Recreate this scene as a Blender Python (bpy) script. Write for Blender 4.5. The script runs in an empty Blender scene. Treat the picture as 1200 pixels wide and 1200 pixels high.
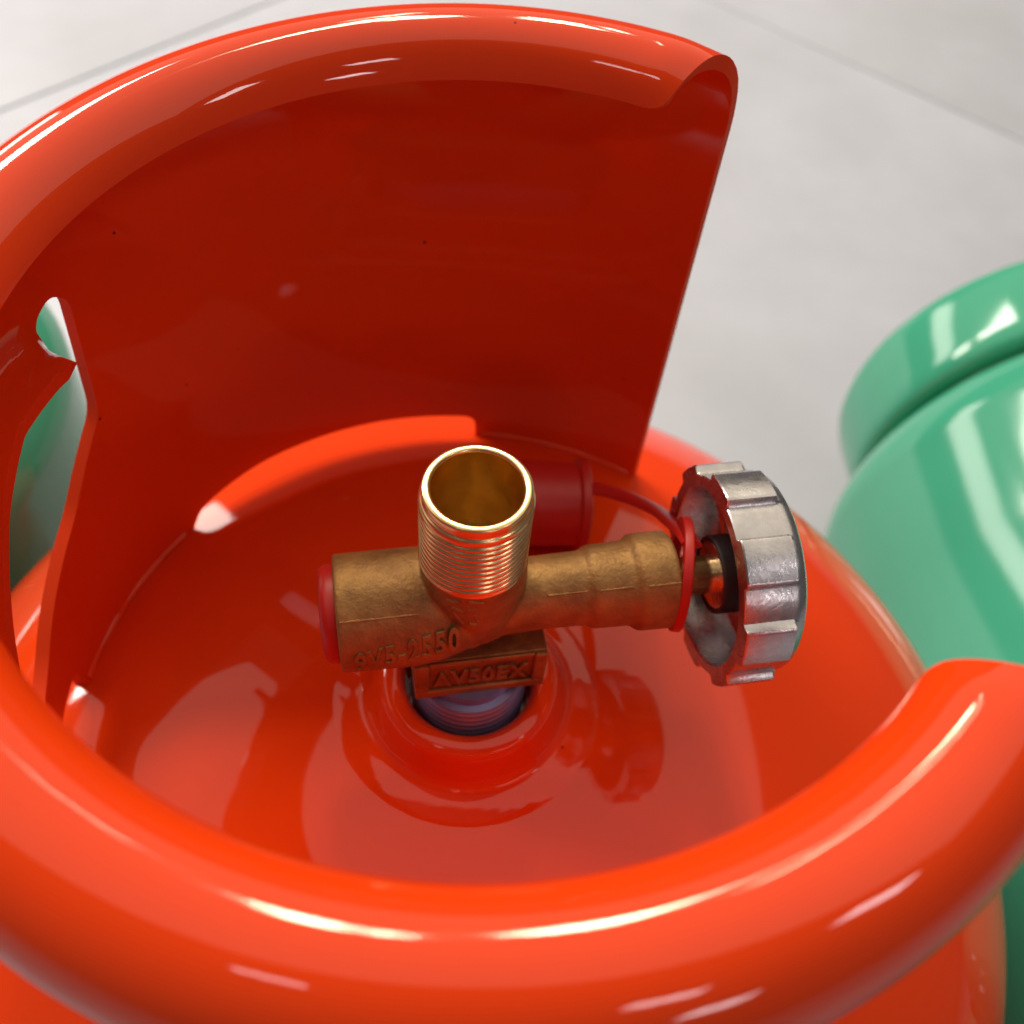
import bpy, bmesh, math, random
import numpy as np
from math import sin, cos, pi, radians as R
from mathutils import Vector, Matrix
from mathutils.geometry import delaunay_2d_cdt

random.seed(7)
S = 0.001                      # everything below is laid out in millimetres
scene = bpy.context.scene
col = scene.collection

# ------------------------------------------------------------------ camera
cam_d = bpy.data.cameras.new("camera")
cam = bpy.data.objects.new("camera", cam_d)
col.objects.link(cam)
yaw, pitch, roll = R(1.53), R(52.81), R(6.73)
F = Vector((sin(yaw) * cos(pitch), cos(yaw) * cos(pitch), -sin(pitch)))
X0 = Vector((cos(yaw), -sin(yaw), 0))
Y0 = X0.cross(F)
XR = X0 * cos(roll) + Y0 * sin(roll)
YR = -X0 * sin(roll) + Y0 * cos(roll)
M = Matrix((XR, YR, -F)).transposed().to_4x4()
M.translation = Vector((2.851, -110.18, 221.98)) * S
cam.matrix_world = M
cam_d.sensor_width = 36
cam_d.lens = 1131.0 / 1200 * 36
cam_d.clip_start = 0.005
cam_d.clip_end = 60
cam_d.dof.use_dof = True
cam_d.dof.focus_distance = 0.185
cam_d.dof.aperture_fstop = 14.0
scene.camera = cam

# ------------------------------------------------------------------ light
world = bpy.data.worlds.new("World")
scene.world = world
world.use_nodes = True
wb = world.node_tree.nodes["Background"]
wb.inputs[0].default_value = (1.0, 0.97, 0.94, 1)
wb.inputs[1].default_value = 0.08

def area(name, loc, sx, sy, radiance, color=(1, 1, 1), target=None):
    d = bpy.data.lights.new(name, 'AREA')
    d.shape = 'RECTANGLE'
    d.size, d.size_y = sx, sy
    d.energy = radiance * pi * sx * sy
    d.color = color
    o = bpy.data.objects.new(name, d)
    col.objects.link(o)
    o.location = loc
    if target is not None:
        o.rotation_euler = (Vector(target) - Vector(loc)).to_track_quat('-Z', 'Y').to_euler()
    return o

area("ceiling_light", (-0.9, 2.2, 2.1), 6.0, 5.3, 0.84, (1.0, 0.89, 0.70))
for x0_, x1_, y0_, y1_ in ((-0.388, -0.379, 1.75, 2.10), (-0.364, -0.348, 1.90, 2.25), (-0.285, -0.222, 1.20, 1.62), (-0.196, -0.168, 1.25, 1.55), (-0.085, 0.012, 1.55, 2.0),
                           (0.084, 0.102, 1.92, 2.25), (0.146, 0.156, 1.40, 1.80)):
    area("ceiling_tube_light", ((x0_ + x1_) / 2, (y0_ + y1_) / 2, 2.0), x1_ - x0_, y1_ - y0_, 80, (1.0, 0.86, 0.58))
for k in range(2):
    area("ceiling_panel_light", (-3.6 + 1.9 * k, 2.0, 2.0), 1.4, 0.55, 32, (1.0, 0.92, 0.82))
area("far_window_light", (-5.2, 4.4, 1.9), 3.4, 1.1, 9, (1.0, 0.94, 0.84), (0, 0, 0.3))
for x_p, y_p, sx_, sy_, ra in ((-0.58, -0.95, 0.25, 0.12, 8), (1.0, -1.62, 0.4, 0.2, 11), (1.75, -0.80, 0.55, 0.2, 12), (2.3, -3.3, 0.7, 0.5, 14)):
    area("small_panel_light", (x_p, y_p, 2.0), sx_, sy_, ra, (1.0, 0.93, 0.92))

scene.view_settings.view_transform = 'Standard'
scene.view_settings.look = 'None'
scene.view_settings.exposure = 0.0
scene.view_settings.gamma = 1.0
scene.view_settings.use_curve_mapping = False
scene.cycles.max_bounces = 10
scene.cycles.glossy_bounces = 6
scene.cycles.use_denoising = True
scene.cycles.sample_clamp_indirect = 6.0

# ------------------------------------------------------------------ materials
def mat(name):
    m = bpy.data.materials.new(name)
    m.use_nodes = True
    nt = m.node_tree
    return m, nt, nt.nodes["Principled BSDF"]

def nd(nt, t, **kw):
    n = nt.nodes.new(t)
    for k, v in kw.items():
        if k.startswith('i_'):
            n.inputs[k[2:].replace('_', ' ')].default_value = v
        else:
            setattr(n, k, v)
    return n

def coords(nt):
    return nd(nt, 'ShaderNodeTexCoord').outputs['Object']

def noise(nt, scale, detail=3, rough=0.5, vec=None):
    n = nd(nt, 'ShaderNodeTexNoise', i_Scale=scale, i_Detail=detail, i_Roughness=rough)
    nt.links.new(vec or coords(nt), n.inputs['Vector'])
    return n.outputs['Fac']

def ramp(nt, fac, stops):
    r = nd(nt, 'ShaderNodeValToRGB')
    while len(r.color_ramp.elements) < len(stops):
        r.color_ramp.elements.new(0.5)
    for e, (p, c) in zip(r.color_ramp.elements, stops):
        e.position = p
        e.color = (*c, 1) if len(c) == 3 else c
    nt.links.new(fac, r.inputs['Fac'])
    return r.outputs['Color']

def mix(nt, fac, a, b):
    m = nd(nt, 'ShaderNodeMix', data_type='RGBA')
    for sock, v in ((m.inputs[0], fac), (m.inputs[6], a), (m.inputs[7], b)):
        if isinstance(v, (int, float)):
            sock.default_value = v
        elif isinstance(v, tuple):
            sock.default_value = (*v, 1)
        else:
            nt.links.new(v, sock)
    return m.outputs[2]

def bump(nt, bsdf, fac, strength, dist, prev=None):
    b = nd(nt, 'ShaderNodeBump', i_Strength=strength, i_Distance=dist)
    nt.links.new(fac, b.inputs['Height'])
    if prev is not None:
        nt.links.new(prev, b.inputs['Normal'])
    nt.links.new(b.outputs[0], bsdf.inputs['Normal'])
    return b.outputs[0]

def paint(name, base, dark, rough=0.09, specks=True, spec=0.5):
    m, nt, b = mat(name)
    c = mix(nt, noise(nt, 35, 2), base, tuple(v * 0.94 for v in base))
    if specks:
        v = nd(nt, 'ShaderNodeTexVoronoi', i_Scale=120.0)
        nt.links.new(coords(nt), v.inputs['Vector'])
        dot = ramp(nt, v.outputs['Distance'], [(0.0, (1, 1, 1)), (0.035, (1, 1, 1)), (0.06, (0, 0, 0))])
        sel = ramp(nt, noise(nt, 60, 1), [(0.57, (0, 0, 0)), (0.60, (1, 1, 1))])
        mul = nd(nt, 'ShaderNodeMath', operation='MULTIPLY')
        nt.links.new(dot, mul.inputs[0]); nt.links.new(sel, mul.inputs[1])
        c = mix(nt, mul.outputs[0], c, dark)
    nt.links.new(c, b.inputs['Base Color'])
    rr = nd(nt, 'ShaderNodeMapRange', i_To_Min=rough * 0.8, i_To_Max=rough * 1.5)
    nt.links.new(noise(nt, 18, 3), rr.inputs['Value'])
    nt.links.new(rr.outputs[0], b.inputs['Roughness'])
    b.inputs['Specular IOR Level'].default_value = spec
    p = bump(nt, b, noise(nt, 70, 1), 0.25, 0.00006)
    bump(nt, b, noise(nt, 420, 2), 0.12, 0.00002, p)
    return m

M_orange = paint('orange_gloss_paint', (0.86, 0.054, 0.005), (0.05, 0.01, 0.005), 0.038)
M_edge = paint('orange_paint_on_cut_edge', (0.80, 0.05, 0.006), (0.05, 0.01, 0.005), 0.5, False, 0.15)
M_green = paint('green_gloss_paint', (0.055, 0.37, 0.235), (0.02, 0.05, 0.03), specks=False)

def metal(name, base, alt, rough, nscale=120, bstr=0.4, bdist=0.0002, metallic=1.0, fine=900):
    m, nt, b = mat(name)
    c = mix(nt, ramp(nt, noise(nt, nscale, 5, 0.65), [(0.35, (0, 0, 0)), (0.7, (1, 1, 1))]), base, alt)
    nt.links.new(c, b.inputs['Base Color'])
    b.inputs['Metallic'].default_value = metallic
    rr = nd(nt, 'ShaderNodeMapRange', i_To_Min=rough * 0.75, i_To_Max=rough * 1.3)
    nt.links.new(noise(nt, nscale * 1.7, 4), rr.inputs['Value'])
    nt.links.new(rr.outputs[0], b.inputs['Roughness'])
    p = bump(nt, b, noise(nt, fine, 4, 0.6), bstr, bdist)
    bump(nt, b, noise(nt, fine * 0.22, 3, 0.6), bstr * 0.8, bdist * 1.6, p)
    return m

M_cast = metal('cast_brass', (0.41, 0.225, 0.075), (0.22, 0.11, 0.038), 0.52, 130, 0.7, 0.00026, 0.62, 1100)
M_brass = metal('machined_brass', (0.92, 0.66, 0.34), (0.80, 0.52, 0.23), 0.24, 300, 0.12, 0.00005, 0.95)
M_bore = metal('polished_brass_bore', (1.0, 0.76, 0.27), (0.85, 0.58, 0.17), 0.2, 200, 0.08, 0.00004)
M_zinc = metal('cast_zinc', (0.66, 0.63, 0.64), (0.50, 0.47, 0.49), 0.26, 200, 0.35, 0.00014, 1.0, 900)
M_blue = metal('zinc_plated_steel', (0.20, 0.28, 0.58), (0.28, 0.28, 0.50), 0.36, 160, 0.2, 0.0001, 0.5)
M_black = metal('black_rubber', (0.025, 0.018, 0.02), (0.04, 0.02, 0.02), 0.5, 200, 0.3, 0.0001, 0.0)

def plastic(name, base, rough=0.35, sub=0.0):
    m, nt, b = mat(name)
    nt.links.new(mix(nt, noise(nt, 150, 3), base, tuple(v * 0.8 for v in base)), b.inputs['Base Color'])
    b.inputs['Roughness'].default_value = rough
    bump(nt, b, noise(nt, 500, 3), 0.2, 0.0001)
    return m
M_red = plastic('red_plastic', (0.56, 0.014, 0.010), 0.42)

def tile_mat():
    m, nt, b = mat('grey_stone_tile')
    co = coords(nt)
    oi = nd(nt, 'ShaderNodeObjectInfo').outputs['Random']
    n1 = ramp(nt, noise(nt, 2.6, 5, 0.6), [(0.3, (0.42, 0.435, 0.51)), (0.52, (0.475, 0.495, 0.585)), (0.72, (0.52, 0.545, 0.65))])
    n2 = ramp(nt, noise(nt, 9, 4, 0.6), [(0.35, (0.93, 0.93, 0.93)), (0.7, (1, 1, 1))])
    mu = nd(nt, 'ShaderNodeMix', data_type='RGBA', blend_type='MULTIPLY')
    mu.inputs[0].default_value = 1
    nt.links.new(n1, mu.inputs[6]); nt.links.new(n2, mu.inputs[7])
    c = mix(nt, oi, mu.outputs[2], mix(nt, 0.08, mu.outputs[2], (0.3, 0.28, 0.27)))
    nt.links.new(c, b.inputs['Base Color'])
    b.inputs['Roughness'].default_value = 0.42
    bump(nt, b, noise(nt, 60, 4), 0.2, 0.0006)
    return m
M_tile = tile_mat()
M_grout = metal('grey_grout', (0.47, 0.47, 0.49), (0.42, 0.42, 0.44), 0.8, 60, 0.4, 0.0005, 0.0, 300)

# ------------------------------------------------------------------ helpers
def link(name, me, material, parent=None, smooth=40):
    me.materials.append(material) if material else None
    o = bpy.data.objects.new(name, me)
    col.objects.link(o)
    if parent is not None:
        o.parent = parent
    if smooth is not None:
        for p in me.polygons:
            p.use_smooth = True
        me.set_sharp_from_angle(angle=R(smooth))
    return o

def mesh(name, verts, faces, scale=S):
    me = bpy.data.meshes.new(name)
    me.from_pydata([tuple(c * scale for c in v) for v in verts], [], faces)
    me.update()
    return me

def empty(name, loc=(0, 0, 0)):
    o = bpy.data.objects.new(name, None)
    o.empty_display_size = 0.02
    o.location = Vector(loc) * S
    col.objects.link(o)
    return o

def tag(o, label=None, cat=None, group=None, kind=None):
    if label: o['label'] = label
    if cat: o['category'] = cat
    if group: o['group'] = group
    if kind: o['kind'] = kind
    return o

def fillet(pts, rad, n=4):
    """round the inner corners of an open (r, z) profile"""
    out = [pts[0]]
    for i in range(1, len(pts) - 1):
        a, b, c = (np.array(pts[j][:2], float) for j in (i - 1, i, i + 1))
        r = pts[i][2] if len(pts[i]) > 2 else rad
        u, w = a - b, c - b
        lu, lw = np.linalg.norm(u), np.linalg.norm(w)
        if r <= 0 or lu < 1e-6 or lw < 1e-6:
            out.append(tuple(b)); continue
        d = min(r, lu * 0.45, lw * 0.45)
        p, q = b + u / lu * d, b + w / lw * d
        for k in range(n + 1):
            t = k / n
            out.append(tuple((1 - t) ** 2 * p + 2 * t * (1 - t) * b + t * t * q))
    out.append(pts[-1])
    return [(p[0], p[1]) for p in out]

def lathe(profile, n=96, frame=None, radial=None):
    """revolve (r, h) round the h axis of frame; radial(a, r, h) may alter r"""
    V, Fc = [], []
    for j, (r, h) in enumerate(profile):
        for i in range(n):
            a = 2 * pi * i / n
            rr = radial(a, r, h) if radial else r
            V.append(Vector((rr * cos(a), rr * sin(a), h)))
    for j in range(len(profile) - 1):
        for i in range(n):
            k = (i + 1) % n
            Fc.append((j * n + i, j * n + k, (j + 1) * n + k, (j + 1) * n + i))
    if profile[0][0] > 1e-6 and profile[0] != profile[-1]:
        pass
    if frame is not None:
        V = [frame @ v for v in V]
    return V, Fc

def join(*vf):
    V, Fc = [], []
    for v, f in vf:
        o = len(V)
        V += list(v)
        Fc += [tuple(i + o for i in t) for t in f]
    return V, Fc

def frame_from(origin, zdir, xdir):
    z = Vector(zdir).normalized()
    x = Vector(xdir)
    x = (x - z * x.dot(z)).normalized()
    y = z.cross(x)
    m = Matrix((x, y, z)).transposed().to_4x4()
    m.translation = Vector(origin)
    return m

def tube(points, rad, n=14, closed=False, flat=1.0, up=Vector((0, 0, 1))):
    V, Fc = [], []
    P = [Vector(p) for p in points]
    m = len(P)
    for i, p in enumerate(P):
        if closed:
            t = P[(i + 1) % m] - P[i - 1]
        else:
            t = P[min(i + 1, m - 1)] - P[max(i - 1, 0)]
        t.normalize()
        s = t.cross(up).normalized()
        w = s.cross(t)
        r = rad[i] if isinstance(rad, (list, tuple)) else rad
        for k in range(n):
            a = 2 * pi * k / n
            V.append(p + s * (r * cos(a)) + w * (r * flat * sin(a)))
    rng = m if closed else m - 1
    for i in range(rng):
        j = (i + 1) % m
        for k in range(n):
            l = (k + 1) % n
            Fc.append((i * n + k, i * n + l, j * n + l, j * n + k))
    if not closed:
        Fc.append(tuple(range(n)))
        Fc.append(tuple((m - 1) * n + k for k in range(n))[::-1])
    return V, Fc

def bevel(o, w, seg=2, ang=40):
    b = o.modifiers.new('bevel', 'BEVEL')
    b.width = w * S; b.segments = seg; b.limit_method = 'ANGLE'; b.angle_limit = R(ang)
    return b

def sm(x, a, b):
    t = min(max((x - a) / (b - a), 0.0), 1.0)
    return t * t * (3 - 2 * t)

def interp(x, tab):
    if x <= tab[0][0]: return tab[0][1]
    for (a, p), (b, q) in zip(tab, tab[1:]):
        if x <= b: return p + (q - p) * (x - a) / (b - a)
    return tab[-1][1]

# ------------------------------------------------------------------ floor
FLOOR = -338.0
grout = link('floor', mesh('floor', [(-9000, -9000, FLOOR - 3), (9000, -9000, FLOOR - 3), (9000, 9000, FLOOR - 3), (-9000, 9000, FLOOR - 3)], [(0, 1, 2, 3)]), M_grout, None, None)
tag(grout, kind='structure')
TS, GAP, ang = 1000.0, 3.0, R(52.5)
h = (TS - GAP) / 2
tv = [(-h, -h, -12), (h, -h, -12), (h, h, -12), (-h, h, -12), (-h, -h, -1), (h, -h, -1), (h, h, -1), (-h, h, -1),
      (-h + 1, -h + 1, 0), (h - 1, -h + 1, 0), (h - 1, h - 1, 0), (-h + 1, h - 1, 0)]
tf = [(8, 9, 10, 11)] + [(i, (i + 1) % 4, 4 + (i + 1) % 4, 4 + i) for i in range(4)] + [(4 + i, 4 + (i + 1) % 4, 8 + (i + 1) % 4, 8 + i) for i in range(4)]
tile_me = mesh('tile', tv, tf)
tile_me.materials.append(M_tile)
eu, ev = Vector((cos(ang), sin(ang), 0)), Vector((-sin(ang), cos(ang), 0))
corner = Vector((-63.0, 1354.0, 0))
for i in range(-4, 5):
    for j in range(-4, 5):
        c = corner + eu * (TS * (i + 0.5)) + ev * (TS * (j + 0.5))
        t = bpy.data.objects.new('tile', tile_me)
        col.objects.link(t)
        t.parent = grout
        t.location = Vector((c.x, c.y, FLOOR)) * S
        t.rotation_euler = (0, 0, ang)

# ------------------------------------------------------------------ orange cylinder
RB, HB = 166.9, 79.0
def dome_z(r, rb=RB, hb=HB):
    return -hb + hb * math.sqrt(max(1 - (r / rb) ** 2, 0))

cyl = tag(empty('gas_cylinder', (0, 0, FLOOR)), 'open orange gas cylinder in front, with the brass valve inside its collar', 'gas cylinder')
base = Vector((0, 0, FLOOR))
def rel(V, o=base):
    return [Vector(v) - o for v in V]

def shell_profile(rb, hb, zb, n=60):
    pr = [(0.01, 0.0)]
    for k in range(1, n + 1):
        a = pi / 2 * k / n
        pr.append((rb * sin(a), -hb + hb * cos(a)))
    mid = -(hb + 60)
    pr += [(rb, -hb - 30), (rb, mid), (rb + 0.9, mid - 1), (rb + 1.2, mid - 3), (rb + 0.9, mid - 5), (rb, mid - 6), (rb, zb + 60)]
    for k in range(1, 13):
        a = pi / 2 * k / 12
        pr.append((rb * cos(a) + 0.01, zb + 60 - 45 * sin(a)))
    return pr
V, Fc = lathe(shell_profile(RB, HB, FLOOR), 180)
link('shell', mesh('shell', rel(V), Fc), M_orange, cyl, 60)
V, Fc = lathe([(128, FLOOR + 40), (130, FLOOR + 30), (130, FLOOR + 2), (133, FLOOR), (136, FLOOR + 2), (133, FLOOR + 8), (133, FLOOR + 40)], 120)
link('foot_ring', mesh('foot_ring', rel(V), Fc), M_orange, cyl)

# neck boss with welded foot
pr = fillet([(37.0, dome_z(37) - 1.2), (33.0, dome_z(33) + 0.25, 3), (30.0, dome_z(30) + 0.9, 2), (25.2, 0.9, 4), (23.0, 6.0, 2),
             (21.4, 10.2, 2.5), (17.2, 11.2, 1.8), (15.6, 9.2, 1.0), (15.2, 2.0), (14.9, -3)], 1.2, 5)
V, Fc = lathe(pr, 110)
V = [v + Vector((0.4 * sin(2.3 * k), 0.3 * cos(1.7 * k), 0)) * (0.12 if (k // 110) < 10 else 0) for k, v in enumerate(V)]
link('neck_boss', mesh('neck_boss', rel(V), Fc), M_orange, cyl, 60)

# collar: one pressed sheet, unrolled as (azimuth, s) and bent
RC, ZC, T = 90.2, 108.0, 11.4
BX, BY, TX, TY = -1.6, 2.0, 0.013, 0.059
A0, A1 = 61.6, 330.5
DEG = RC * 1.12 * pi / 180          # mm per degree on the sheet
S_ROLL = T * R(163)
TAPER = 11.0
LIP = [(160, 74), (168, 76), (176.5, 77), (186, 71), (195, 63), (204, 56), (215, 50), (240, 50)]
def lip_edge(a): return interp(a, LIP) - 10.5
def place(a, s):
    ar = R(a)
    end = max(1 - sm(a, A0, A0 + 9), sm(a, A1 - 9, A1))
    if s <= ZC:
        r, z = RC + T, s
        w = sm(a, 161.8, 165.2) * (1 - sm(a, 240, 246))
        zb = lip_edge(a) + 19.5
        if w > 0 and s < zb and s > lip_edge(a) - 3:
            rho, d = 9.0, zb - s
            th = min(d / rho, pi / 2)
            ex = max(d - rho * pi / 2, 0)
            r2 = RC + T - rho * (1 - cos(th)) - ex
            z2 = zb - rho * sin(th)
            r, z = r + (r2 - r) * w, z + (z2 - z) * w
    else:
        u = s - ZC
        def arc(t_, lim, u):
            th = min(u / t_, lim)
            ex = max(u - t_ * lim, 0)
            return RC + T - t_ + t_ * cos(th) - ex * sin(th), ZC + t_ * sin(th) + ex * cos(th)
        r1, z1 = arc(T, R(200), u)
        r2, z2 = arc(9.0, R(122), u)
        end *= 0.6
        r, z = r1 + (r2 - r1) * end, z1 + (z2 - z1) * end
    x, y = r * cos(ar), r * sin(ar)
    k = min(max((z + 18) / 126.0, 0), 1.15)
    return Vector((x + BX, y + BY, z + k * (TX * x + TY * y)))

def resample(poly, step):
    out = []
    for i in range(len(poly)):
        a, b = np.array(poly[i], float), np.array(poly[(i + 1) % len(poly)], float)
        n = max(1, int(np.linalg.norm(b - a) / step))
        out += [tuple(a + (b - a) * k / n) for k in range(n)]
    return out

def rounded(poly, rad, n=6):
    out = []
    m = len(poly)
    for i in range(m):
        a, b, c = (np.array(poly[j % m][:2], float) for j in (i - 1, i, i + 1))
        r = poly[i][2] if len(poly[i]) > 2 else rad
        u, w = a - b, c - b
        lu, lw = np.linalg.norm(u), np.linalg.norm(w)
        d = min(r, lu * 0.48, lw * 0.48)
        p, q = b + u / lu * d, b + w / lw * d
        for k in range(n + 1):
            t = k / n
            out.append(tuple((1 - t) ** 2 * p + 2 * t * (1 - t) * b + t * t * q))
    return out

BOT = -19.0
def x_(a): return a * DEG
outer = rounded([(x_(A0), BOT, 1), (x_(92.8), BOT, 1), (x_(93), -7.6, 4), (x_(110), -7.2, 2), (x_(134), -7.6, 8), (x_(147), -10.5, 5), (x_(150), BOT, 1), (x_(181), BOT, 1),
                 (x_(182), -6, 3), (x_(230), -6, 3), (x_(231), BOT, 1), (x_(275), BOT, 1), (x_(276), -11, 4), (x_(318), -11, 4), (x_(319), BOT, 1), (x_(A1), BOT, 1),
                 (x_(A1), ZC, 8), (x_(A1) - TAPER, ZC + S_ROLL, 5), (x_(A0) + TAPER, ZC + S_ROLL, 5), (x_(A0), ZC, 8)], 2)
hole = [(157.6, 47, 4), (155.8, 79, 2.5), (158.0, 83.0, 3), (161.6, 80.5, 4), (162.4, 73, 3), (162.0, 68, 2)]
hole += [(a, lip_edge(a), 1) for a in (162.2, 168, 176.5, 186, 195, 204, 215, 238)]
hole += [(243, 40, 6), (240, 20, 8), (225, 10, 8), (205, 6, 6), (190, 7.5, 6), (186, 9.8, 4), (180, 16.5, 4), (168, 28.8, 4)]
hole = rounded([(x_(a), z, r) for a, z, r in hole], 2)
outer, hole = resample(outer, 1.6), resample(hole, 1.4)

def inside(pt, poly):
    x, y = pt
    P = poly
    X, Y = P[:, 0], P[:, 1]
    X2, Y2 = np.roll(X, -1), np.roll(Y, -1)
    c = ((Y > y) != (Y2 > y)) & (x < (X2 - X) * (y - Y) / (Y2 - Y + 1e-12) + X)
    return c.sum() % 2 == 1
PO, PH = np.array(outer), np.array(hole)
PA = np.vstack([PO, PH])
pts = [tuple(p) for p in PA]
edges = [(i, (i + 1) % len(PO)) for i in range(len(PO))]
edges += [(len(PO) + i, len(PO) + (i + 1) % len(PH)) for i in range(len(PH))]
srow = list(np.arange(-17, ZC - 1, 3.2)) + list(np.linspace(ZC, ZC + S_ROLL, 34))
for a in np.arange(A0, A1, 1.5):
    for s_ in srow:
        q = (x_(a), s_)
        if not inside(q, PO) or inside(q, PH):
            continue
        if ((PA - np.array(q)) ** 2).sum(1).min() < 0.7:
            continue
        pts.append(q)
for a in np.arange(160.2, 168, 0.5):
    for s_ in np.arange(60, 100, 1.1):
        q = (x_(a), s_)
        if inside(q, PO) and not inside(q, PH) and ((PA - np.array(q)) ** 2).sum(1).min() > 0.5:
            pts.append(q)
res = delaunay_2d_cdt([Vector(p) for p in pts], edges, [], 0, 1e-4)
vv, ff = res[0], res[2]
keep = []
for f in ff:
    c = sum((vv[i] for i in f), Vector((0, 0))) / len(f)
    if inside((c.x, c.y), PO) and not inside((c.x, c.y), PH):
        keep.append(tuple(f))
me = mesh('collar', rel([place(v.x / DEG, v.y) for v in vv]), keep)
bm = bmesh.new(); bm.from_mesh(me)
bmesh.ops.delete(bm, geom=[v for v in bm.verts if not v.link_faces], context='VERTS')
bmesh.ops.recalc_face_normals(bm, faces=bm.faces)
bm.faces.ensure_lookup_table()
f0 = max(bm.faces, key=lambda f: -abs(f.calc_center_median().z - (40 - FLOOR) * S))
cc = f0.calc_center_median()
if f0.normal.dot(Vector((cc.x, cc.y, 0))) < 0:
    bmesh.ops.reverse_faces(bm, faces=bm.faces)
bm.to_mesh(me); bm.free()
collar = link('collar', me, M_orange, cyl, None)
for p in me.polygons: p.use_smooth = True
so = collar.modifiers.new('thickness', 'SOLIDIFY')
so.thickness = 3.2 * S; so.offset = -1
collar.data.materials.append(M_edge)
so.material_offset_rim = 1
bevel(collar, 0.6, 2, 60)
wn = collar.modifiers.new('normals', 'WEIGHTED_NORMAL'); wn.weight = 80

def bead(name, a0, a1, step=0.7):
    P, rad = [], []
    a = a0
    while a <= a1:
        rr = RC + T - 2.9
        P.append(Vector((rr * cos(R(a)) + BX, rr * sin(R(a)) + BY, dome_z(rr) + 0.1 + 0.1 * sin(a * 0.9))))
        rad.append(1.15 + 0.18 * sin(a * 0.6) + random.uniform(-0.03, 0.03))
        a += step
    V, Fc = tube(P, rad, 10)
    return link(name, mesh(name, rel(V), Fc), M_orange, cyl, 70)
bead('weld_seam', 62.5, 92)
bead('weld_seam', 151, 180.5)

# ------------------------------------------------------------------ valve
TH = 0.235
U, W = Vector((cos(TH), sin(TH), 0)), Vector((-sin(TH), cos(TH), 0))
AX = 44.6
def ax(s, v=0, z=0): return U * s + W * v + Vector((0, 0, AX + z))
fr = frame_from(ax(0), U, W)                      # h runs along the body axis
barrel = fillet([(0.01, -28.2), (10.4, -28.2), (10.4, -29.3), (12.5, -29.3, 0.5), (12.7, -13, 3), (12.2, -8, 4), (8.6, 3, 6), (8.0, 12, 4), (8.2, 23.5, 0.3),
                 (9.2, 25.2, 0.5), (9.4, 33.4, 0.3), (10.8, 35.2, 0.6), (10.9, 43.3, 0.8), (5.2, 43.6), (0.01, 43.6)], 0.5, 4)
def wob(a, r, h):
    return r * (1 + 0.006 * sin(3 * a + h * 0.2) + 0.004 * sin(7 * a - h * 0.5)) if r > 1 else r
neck = [(6.0, 14), (6.4, 24), (7.4, 32), (9.0, 40), (10.3, 48), (10.9, 56), (10.6, 62.6), (0.01, 62.6)]
nfr = Matrix.Translation(Vector((-0.5, -0.2, 0)))
V, Fc = join(lathe(barrel, 96, fr, wob), lathe(neck, 72, nfr))
# web between the barrel and the neck
web = [ax(-13, -7.0, -6), ax(14, -6.0, -5), ax(10, -9.0, -12), ax(-11, -9.0, -12)]
valve = link('valve', mesh('valve', rel(V), Fc), M_cast, cyl, 50)
valve['label'] = 'brass valve with grey handwheel and upright threaded outlet'
rm = valve.modifiers.new('fuse', 'REMESH'); rm.mode = 'VOXEL'; rm.voxel_size = 0.00034; rm.use_smooth_shade = True
sb = valve.modifiers.new('soften', 'SMOOTH'); sb.factor = 0.5; sb.iterations = 14
V0 = base
def vpart(name, vf, material, smooth=40):
    o = link(name, mesh(name, rel(vf[0]), vf[1]), material, valve, smooth)
    return o

# parting line along the barrel
V, Fc = tube([ax(s, 12.5 * cos(R(50)) * -1, 12.5 * sin(R(50))) for s in np.linspace(-28.6, -13, 30)], [0.22 + random.uniform(-.08, .08) for _ in range(30)], 8)
vpart('casting_ridge', (V, Fc), M_cast)
for (s0, s1, rr) in ((14.5, 23, 8.15), (25.6, 33, 9.35), (35.8, 42.8, 10.85)):
    V, Fc = tube([ax(s, -rr * cos(R(52)), rr * sin(R(52))) for s in np.linspace(s0, s1, 16)], [0.24 + random.uniform(-.09, .09) for _ in range(16)], 8)
    vpart('casting_ridge', (V, Fc), M_cast)

# threaded outlet
ZP = 84.0
PX, PY = -1.0, -0.4
def outlet():
    z0, z1, pitch = 62.6, 80.6, 1.62
    rows, n = [], 96
    zz = z0
    prof = [(9.0, z0 - 0.6), (10.2, z0 - 0.3)]
    steps = int((z1 - z0) / pitch * 8)
    V, Fc = [], []
    for j in range(steps + 1):
        for i in range(n):
            a = i / n
            z = z0 + (z1 - z0) * j / steps
            ph = ((z - z0) / pitch - a) % 1.0
            tri = abs(ph * 2 - 1)
            fade = min(1, (j / 5.0), (steps - j) / 6.0)
            r = 10.95 - 0.85 * (1 - min(1, tri * 1.35)) * fade
            V.append(Vector((r * cos(2 * pi * a), r * sin(2 * pi * a), z)))
    for j in range(steps):
        for i in range(n):
            k = (i + 1) % n
            Fc.append((j * n + i, j * n + k, (j + 1) * n + k, (j + 1) * n + i))
    top = fillet([(10.95, z1), (10.75, z1 + 0.5, .3), (10.15, z1 + 0.9, .3), (10.15, z1 + 1.5, .4), (10.55, z1 + 1.9, .5), (10.35, ZP - 0.3, .6), (9.9, ZP, .5), (9.0, ZP, .4),
                  (8.6, ZP - 0.6, .3), (8.45, ZP - 9, .2), (7.9, ZP - 22, .2), (6.0, ZP - 26, .3), (5.3, ZP - 28, .2), (3.2, ZP - 28.4, .2), (3.0, ZP - 32, .1), (0.01, ZP - 32)], .3, 4)
    bot = [(9.2, z0 - 0.8), (10.3, z0 - 0.6), (10.95, z0)]
    V, Fc = join((V, Fc), lathe(top, n), lathe(bot, n))
    return [v + Vector((PX, PY, 0)) for v in V], Fc
spout = vpart('outlet_spout', outlet(), M_brass, 55)
spout.data.materials.append(M_bore)
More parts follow.
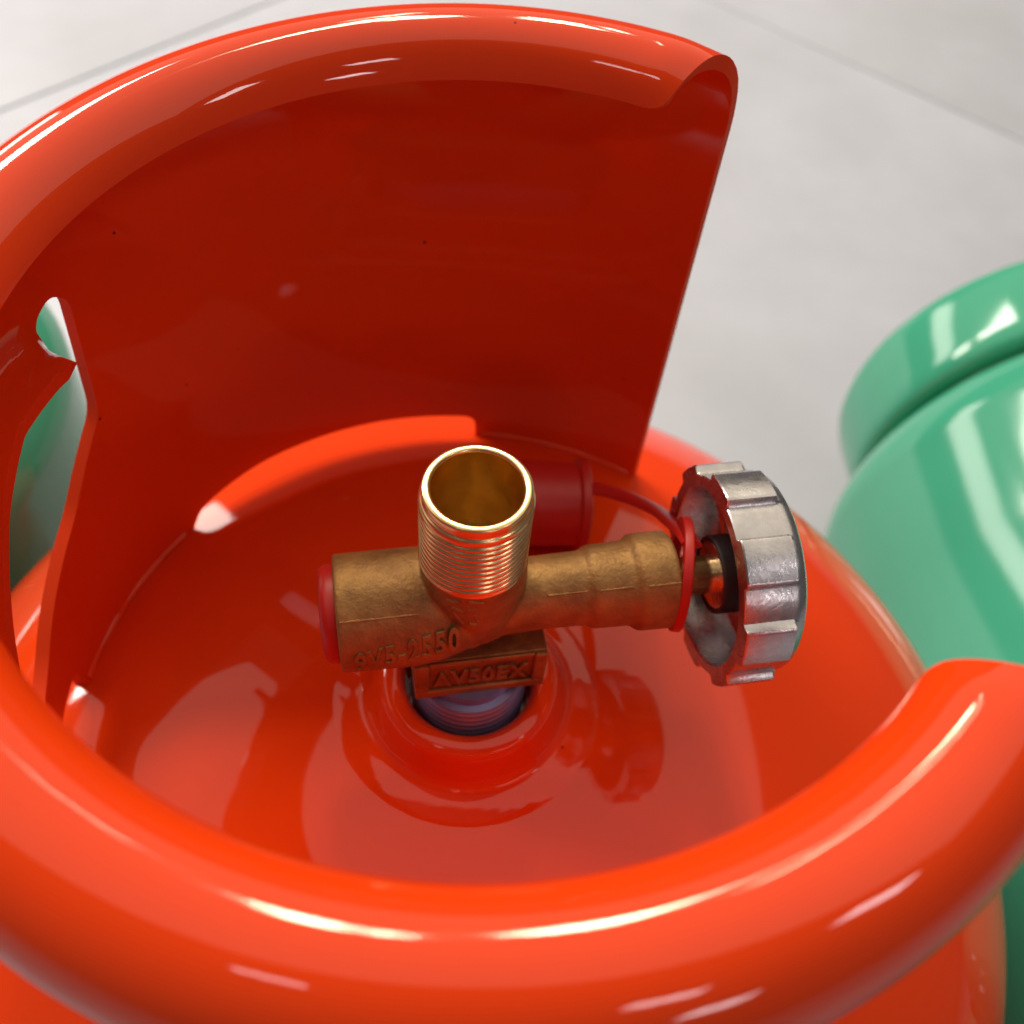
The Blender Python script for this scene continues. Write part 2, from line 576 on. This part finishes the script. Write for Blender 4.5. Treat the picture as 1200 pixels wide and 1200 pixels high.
for p_ in spout.data.polygons:
    c_ = p_.center / S + base
    if (c_.x - PX) ** 2 + (c_.y - PY) ** 2 < 8.7 ** 2 and c_.z > 64:
        p_.material_index = 1

# spanner block with recessed lettering panel
def box(u0, u1, v0, v1, z0, z1):
    V = [U * u + W * v + Vector((0, 0, z)) for z in (z0, z1) for (u, v) in ((u0, v0), (u1, v0), (u1, v1), (u0, v1))]
    return V, [(3, 2, 1, 0), (4, 5, 6, 7), (0, 1, 5, 4), (1, 2, 6, 5), (2, 3, 7, 6), (3, 0, 4, 7)]
BU0, BU1, BV, BZ0, BZ1 = -14.0, 16.0, -8.6, 17.4, 32.2
blk = join(box(BU0, BU1, BV + 1.0, 10, BZ0, BZ1), box(BU0, BU1, BV - 0.2, BV + 1.2, BZ0 + 0.05, BZ0 + 2.9), box(BU0, BU0 + 3.2, BV - 0.2, BV + 1.2, BZ0 + 2.7, BZ1 - 0.05),
           box(BU1 - 3.0, BU1, BV - 0.2, BV + 1.2, BZ0 + 2.7, BZ1 - 0.05), box(BU0 + 3.1, BU1 - 2.9, BV + 0.2, BV + 1.2, BZ1 - 1.6, BZ1 + 0.03))
b = vpart('spanner_block', blk, M_cast)
bevel(b, 0.5, 3)

def text_mesh(txt, size, depth):
    cu = bpy.data.curves.new('txt', 'FONT')
    cu.body = txt; cu.size = size; cu.extrude = depth; cu.bevel_depth = size * 0.03; cu.bevel_resolution = 1
    cu.offset = size * 0.012
    cu.space_character = 1.18
    o = bpy.data.objects.new('txt', cu)
    col.objects.link(o)
    dg = bpy.context.evaluated_depsgraph_get()
    m = bpy.data.meshes.new_from_object(o.evaluated_get(dg))
    bpy.data.objects.remove(o)
    V = [v.co.copy() for v in m.vertices]
    Fc = [tuple(p.vertices) for p in m.polygons]
    return V, Fc
# lettering on the block
V, Fc = text_mesh('AV50EX', 7.2, 0.5)
wmax = max(v.x for v in V)
sx = 21.5 / wmax
V = [U * (BU0 + 4.4 + v.x * sx) + W * (BV + 0.9 - v.z) + Vector((0, 0, BZ0 + 4.6 + v.y * 1.15)) for v in V]
vpart('raised_lettering', (V, Fc), M_cast, 30)
# lettering on the barrel (wraps round its lower front)
V, Fc = text_mesh('9V5-2550', 8.0, 0.35)
wmax = max(v.x for v in V)
sx = 21.5 / wmax
def wrap(v):
    a = R(190) - (v.y + 0.19 * v.x * sx) / 12.5
    rr = 12.45 + v.z
    return ax(-26.4 + v.x * sx, 0, 0) + W * (rr * cos(pi - (a - pi)) if False else 0) + Vector((0, 0, 0)) + (W * (-rr * cos(a - pi)) + Vector((0, 0, -rr * sin(a - pi))))
vpart('raised_lettering', ([wrap(v) for v in V], Fc), M_cast, 30)

# small raised marks on the neck under the outlet
def mark(a0, z0, a1, z1, w=0.45):
    P = []
    for k in range(7):
        t = k / 6
        a, z = R(a0 + (a1 - a0) * t), z0 + (z1 - z0) * t
        P.append(Vector((-0.5 + NR * cos(a), -0.2 + NR * sin(a), z)))
    return tube(P, w, 8)
NR = 10.6
marks = join(mark(-116, 59, -101, 60.2, 0.5), mark(-110, 57.6, -97, 56.8, 0.5), mark(-108, 56.2, -97, 52.4, 0.5), mark(-92, 57.6, -82, 58.8, 0.4),
             mark(-82, 57.4, -86, 55.6, 0.4), mark(-84, 55.4, -80, 53.4, 0.4), mark(-90, 52.6, -82, 52.2, 0.4), mark(-92, 61, -76, 60.4, 0.45))
vpart('raised_mark', marks, M_cast)

# stem, collar nut and gland
V, Fc = lathe(fillet([(0.01, 42), (5.0, 42), (5.0, 44.2), (4.4, 44.6), (4.4, 58), (0.01, 58)], .3), 48, fr)
vpart('stem', (V, Fc), M_brass)
# red plug in the left end
V, Fc = lathe(fillet([(0.01, -32.6), (9.4, -32.6, 1.2), (10.4, -31.4, 1), (10.4, -27.5), (0.01, -27.5)], .5), 64, fr)
vpart('end_plug', (V, Fc), M_red)
# plated threaded foot
def foot():
    V, Fc = [], []
    n, steps, z0, z1 = 96, 60, 4.0, 14.2
    pr = []
    for j in range(steps + 1):
        t = j / steps
        z = z0 + (z1 - z0) * t
        r = 14.4 - 1.3 * t - 0.45 * (0.5 + 0.5 * cos(z * 2 * pi / 1.8))
        pr.append((r, z))
    pr += [(12.6, 14.9), (11.0, 15.2), (11.0, 18), (0.01, 18)]
    return lathe(pr, n)
V, Fc = foot()
vpart('threaded_foot', (V, Fc), M_blue, 50)

# handwheel
HF = frame_from(ax(0, 0, -0.4), U, Vector((0, 0, 1)))
N = 8
def lug(a, r, h_):
    if r < 20.6: return r
    # h-dependent: lugs run from the open edge to 3 mm short of the face
    ph = ((a / (2 * pi) * N + 0.665) % 1.0)
    w = sm(ph, 0.0, 0.05) * (1 - sm(ph, 0.53, 0.58))
    tz = 1 - sm(h_, 62.6, 63.4)
    return r + 2.0 * w * tz
outer_p = [(22.6, 51.9), (22.8, 52.2)] + [(22.8, h_) for h_ in np.linspace(52.6, 62.4, 8)] + [(22.8, x) for x in (62.6, 62.9, 63.2, 63.5)] + [(22.7, 64.2), (22.2, 65.4), (21.0, 66.2), (19.5, 66.4), (8.0, 66.0), (0.01, 66.0)]
inner_p = [(0.01, 63.0), (16.5, 63.0), (18.4, 62.2), (19.3, 60.0), (19.9, 52.6), (20.3, 51.7), (22.6, 51.9)]
n = 320
V, Fc = lathe(inner_p[:-1] + outer_p, n, HF, lug)
hw = vpart('handwheel', (V, Fc), M_zinc, 28)
# the hub and ribs of the wheel (dark shaded casting inside)
V1 = lathe(fillet([(4.2, 53.5), (7.6, 53.5, .5), (8.4, 54.4, .4), (8.4, 63.4)], .4), 48, HF)
ribs = []
for k in range(4):
    a = R(20 + 90 * k)
    d, e = Vector((cos(a), sin(a), 0)), Vector((-sin(a), cos(a), 0))
    P = [d * r_ + e * w_ + Vector((0, 0, z_)) for z_ in (58.5, 63.5) for (r_, w_) in ((7.5, -1.1), (19.6, -1.1), (19.6, 1.1), (7.5, 1.1))]
    ribs.append(([HF @ p for p in P], [(3, 2, 1, 0), (4, 5, 6, 7), (0, 1, 5, 4), (1, 2, 6, 5), (2, 3, 7, 6), (3, 0, 4, 7)]))
V, Fc = join(V1, *ribs)
vpart('wheel_hub', (V, Fc), M_zinc)
V, Fc = lathe(fillet([(4.1, 57.2), (7.4, 57.0, .3), (7.9, 53.4, .3), (8.7, 53.2, .3), (8.9, 53.8, .3), (8.9, 60, .4), (4.0, 60)], .4), 64, HF)
vpart('hub_washer', (V, Fc), M_black)

# ------------------------------------------------------------------ tethered red cap
capE = tag(empty('valve_cap', (20, 58, dome_z(60))), 'red plastic cap on a strap looped round the valve stem, lying behind the valve', 'cap')
cb = Vector((20, 58, dome_z(60)))
cd = Vector((cos(0.12), sin(0.12), -0.04)).normalized()
cf = frame_from(Vector((8, 56, 7.2)), cd, Vector((0, 0, 1)))
V, Fc = lathe(fillet([(9.5, 1.5), (9.5, -1, .3), (10.5, -2, .6), (12.2, -1.2, .8), (12.4, 3, .5), (12.0, 5), (11.9, 16.6, .3), (13.2, 17.0, .5), (13.2, 19.4, .6), (11.4, 20.0, .4), (0.01, 20.0)], .5), 80, cf)
o = link('cap_body', mesh('cap_body', rel(V, cb), Fc), M_red, capE)
P = [Vector(p) for p in ((27, 57, 16), (32, 54, 19), (38, 48, 24), (42.5, 38, 33), (44.0, 28, 42), (45.0, 19, 50), (45.3, 12, 55.5))]
def spline(P, m=8):
    out = []
    Q = [P[0]] + P + [P[-1]]
    for i in range(1, len(Q) - 2):
        for k in range(m):
            t = k / m
            a, b, c, d = Q[i - 1], Q[i], Q[i + 1], Q[i + 2]
            out.append(0.5 * ((2 * b) + (c - a) * t + (2 * a - 5 * b + 4 * c - d) * t * t + (3 * b - a - 3 * c + d) * t ** 3))
    out.append(P[-1])
    return out
V, Fc = tube(spline(P), 2.3, 12, flat=0.45)
link('strap', mesh('strap', rel(V, cb), Fc), M_red, capE)
# the loop: a flat ring hanging on the stem, seen almost edge on
ln = Vector((1.0, -0.03, 0.03)).normalized()
lf = frame_from(ax(46.6, 1.2, -0.6), ln, Vector((0, 0, 1)))
V, Fc = lathe(fillet([(9.6, 0), (9.6, -1.1, .4), (13.0, -1.1, .5), (13.0, 1.1, .5), (9.6, 1.1, .4), (9.6, 0)], .4), 72, lf)
link('loop', mesh('loop', rel(V, cb), Fc), M_red, capE)

# ------------------------------------------------------------------ green cylinders
def green(name_label, x, y, zt, rb, hb, rc, zr, t, a0, a1, rot):
    b0 = Vector((x, y, FLOOR))
    e = tag(empty('gas_cylinder', b0), name_label, 'gas cylinder', 'green gas cylinders')
    pr = [(r_, z_ + zt) for r_, z_ in shell_profile(rb, hb, FLOOR - zt)]
    V, Fc = lathe(pr, 140)
    link('shell', mesh('shell', V, Fc), M_green, e, 60).location = (0, 0, -FLOOR * S)
    V, Fc = lathe([(rb * .76, 40), (rb * .78, 30), (rb * .78, 2), (rb * .8, 0), (rb * .82, 2), (rb * .8, 40)], 100)
    link('foot_ring', mesh('foot_ring', V, Fc), M_green, e)
    # collar: rolled rim on a low wall with a gap
    V, Fc = [], []
    prof = []
    wall_b = zt + dome_z(rc + t, rb * 1.04, hb) - 2
    for z in np.linspace(wall_b, zr, 8): prof.append((rc + t, z))
    for k in range(1, 25):
        th = R(205) * k / 24
        prof.append((rc + t * cos(th), zr + t * sin(th)))
    m = 110
    for i in range(m + 1):
        a = R(a0 + (a1 - a0) * i / m + rot)
        for r_, z_ in prof:
            V.append((r_ * cos(a), r_ * sin(a), z_ - FLOOR))
    L = len(prof)
    for i in range(m):
        for j in range(L - 1):
            if j < 6 and any(lo <= i <= hi for lo, hi in ((6, 22), (44, 66), (88, 102))):
                continue
            Fc.append((i * L + j, (i + 1) * L + j, (i + 1) * L + j + 1, i * L + j + 1))
    o = link('collar', mesh('collar', V, Fc), M_green, e, None)
    for p in o.data.polygons: p.use_smooth = True
    s_ = o.modifiers.new('thickness', 'SOLIDIFY'); s_.thickness = 2.6 * S; s_.offset = -1
    bevel(o, 0.6, 2, 50)
    pr = fillet([(30, dome_z(30, rb, hb) + zt - 2), (28, zt + 1), (20, zt + 10), (14, zt + 10), (13, zt)], 1.5)
    V, Fc = lathe([(r_, z_ - FLOOR) for r_, z_ in pr], 64)
    link('neck_boss', mesh('neck_boss', V, Fc), M_green, e)
    return e
green('green gas cylinder standing upright at the left, seen through the slot of the orange collar', -287, 122, -30, 118, 45, 92, 12, 10, 0, 300, 60)

# the second green cylinder lies on its side, its collar pointing away
GX, GY, GZ, GPSI, GR, GWD, GGAP, GB = 325.0, 338.0, FLOOR + 144.5, 1.65, 113.8, 54.8, 55.3, 143.9
ga = Vector((cos(GPSI), sin(GPSI), 0))
gf = frame_from(Vector((GX, GY, GZ)), ga, Vector((0, 0, 1)))
gb = Vector((GX, GY, GZ)) - ga * 260
gb.z = FLOOR
lying = tag(empty('gas_cylinder', gb), 'green gas cylinder lying on its side at the right, behind the handwheel', 'gas cylinder')
lying['group'] = 'green gas cylinders'
s0 = -GWD - GGAP
pr = []
for k in range(0, 49):
    a = pi / 2 * k / 48
    pr.append((max(GB * sin(a), 0.01), s0 + 72 * cos(a)))
pr += [(GB, s0 - 60), (GB, s0 - 130), (GB + 1, s0 - 132), (GB + 1.2, s0 - 134), (GB + 1, s0 - 136), (GB, s0 - 138), (GB, s0 - 250)]
for k in range(1, 25):
    a = pi / 2 * k / 24
    pr.append((max(GB * cos(a), 0.01), s0 - 250 - 60 * sin(a)))
V, Fc = lathe(pr, 160, gf)
link('shell', mesh('shell', rel(V, gb), Fc), M_green, lying, 60)
# collar: wide rolled band standing on a windowed wall
prof = [(101.5, s0 + 40), (101.5, s0 + 47), (101.5, s0 + 52), (101.8, -50.5), (104, -54), (108, -55), (111.5, -53), (113.2, -48), (GR, -40), (GR, -25), (GR, -10), (113.0, -4), (110.5, 0.2), (107, 2), (103.5, 1.2), (101, -2), (100, -8)]
V, Fc = [], []
m = 180
for i in range(m):
    a = 2 * pi * i / m
    for r_, h_ in prof:
        V.append(gf @ Vector((r_ * cos(a), r_ * sin(a), h_)))
L = len(prof)
for i in range(m):
    deg = i * 360 / m
    for j in range(L - 1):
        if j < 3 and any(lo <= deg < hi for lo, hi in ((70, 130), (190, 235), (262, 280))):
            continue
        k = (i + 1) % m
        Fc.append((i * L + j, k * L + j, k * L + j + 1, i * L + j + 1))
o = link('collar', mesh('collar', rel(V, gb), Fc), M_green, lying, None)
for p_ in o.data.polygons: p_.use_smooth = True
s_ = o.modifiers.new('thickness', 'SOLIDIFY'); s_.thickness = 2.6 * S; s_.offset = -1
V, Fc = lathe(fillet([(34, s0 + 70), (30, s0 + 73), (20, s0 + 82), (14, s0 + 82), (13, s0 + 70)], 1.5), 64, gf)
link('neck_boss', mesh('neck_boss', rel(V, gb), Fc), M_green, lying)
V, Fc = lathe([(112, s0 - 292), (114, s0 - 300), (114, s0 - 338), (117, s0 - 341), (120, s0 - 338), (117, s0 - 330), (116, s0 - 290)], 120, gf)
link('foot_ring', mesh('foot_ring', rel(V, gb), Fc), M_green, lying)
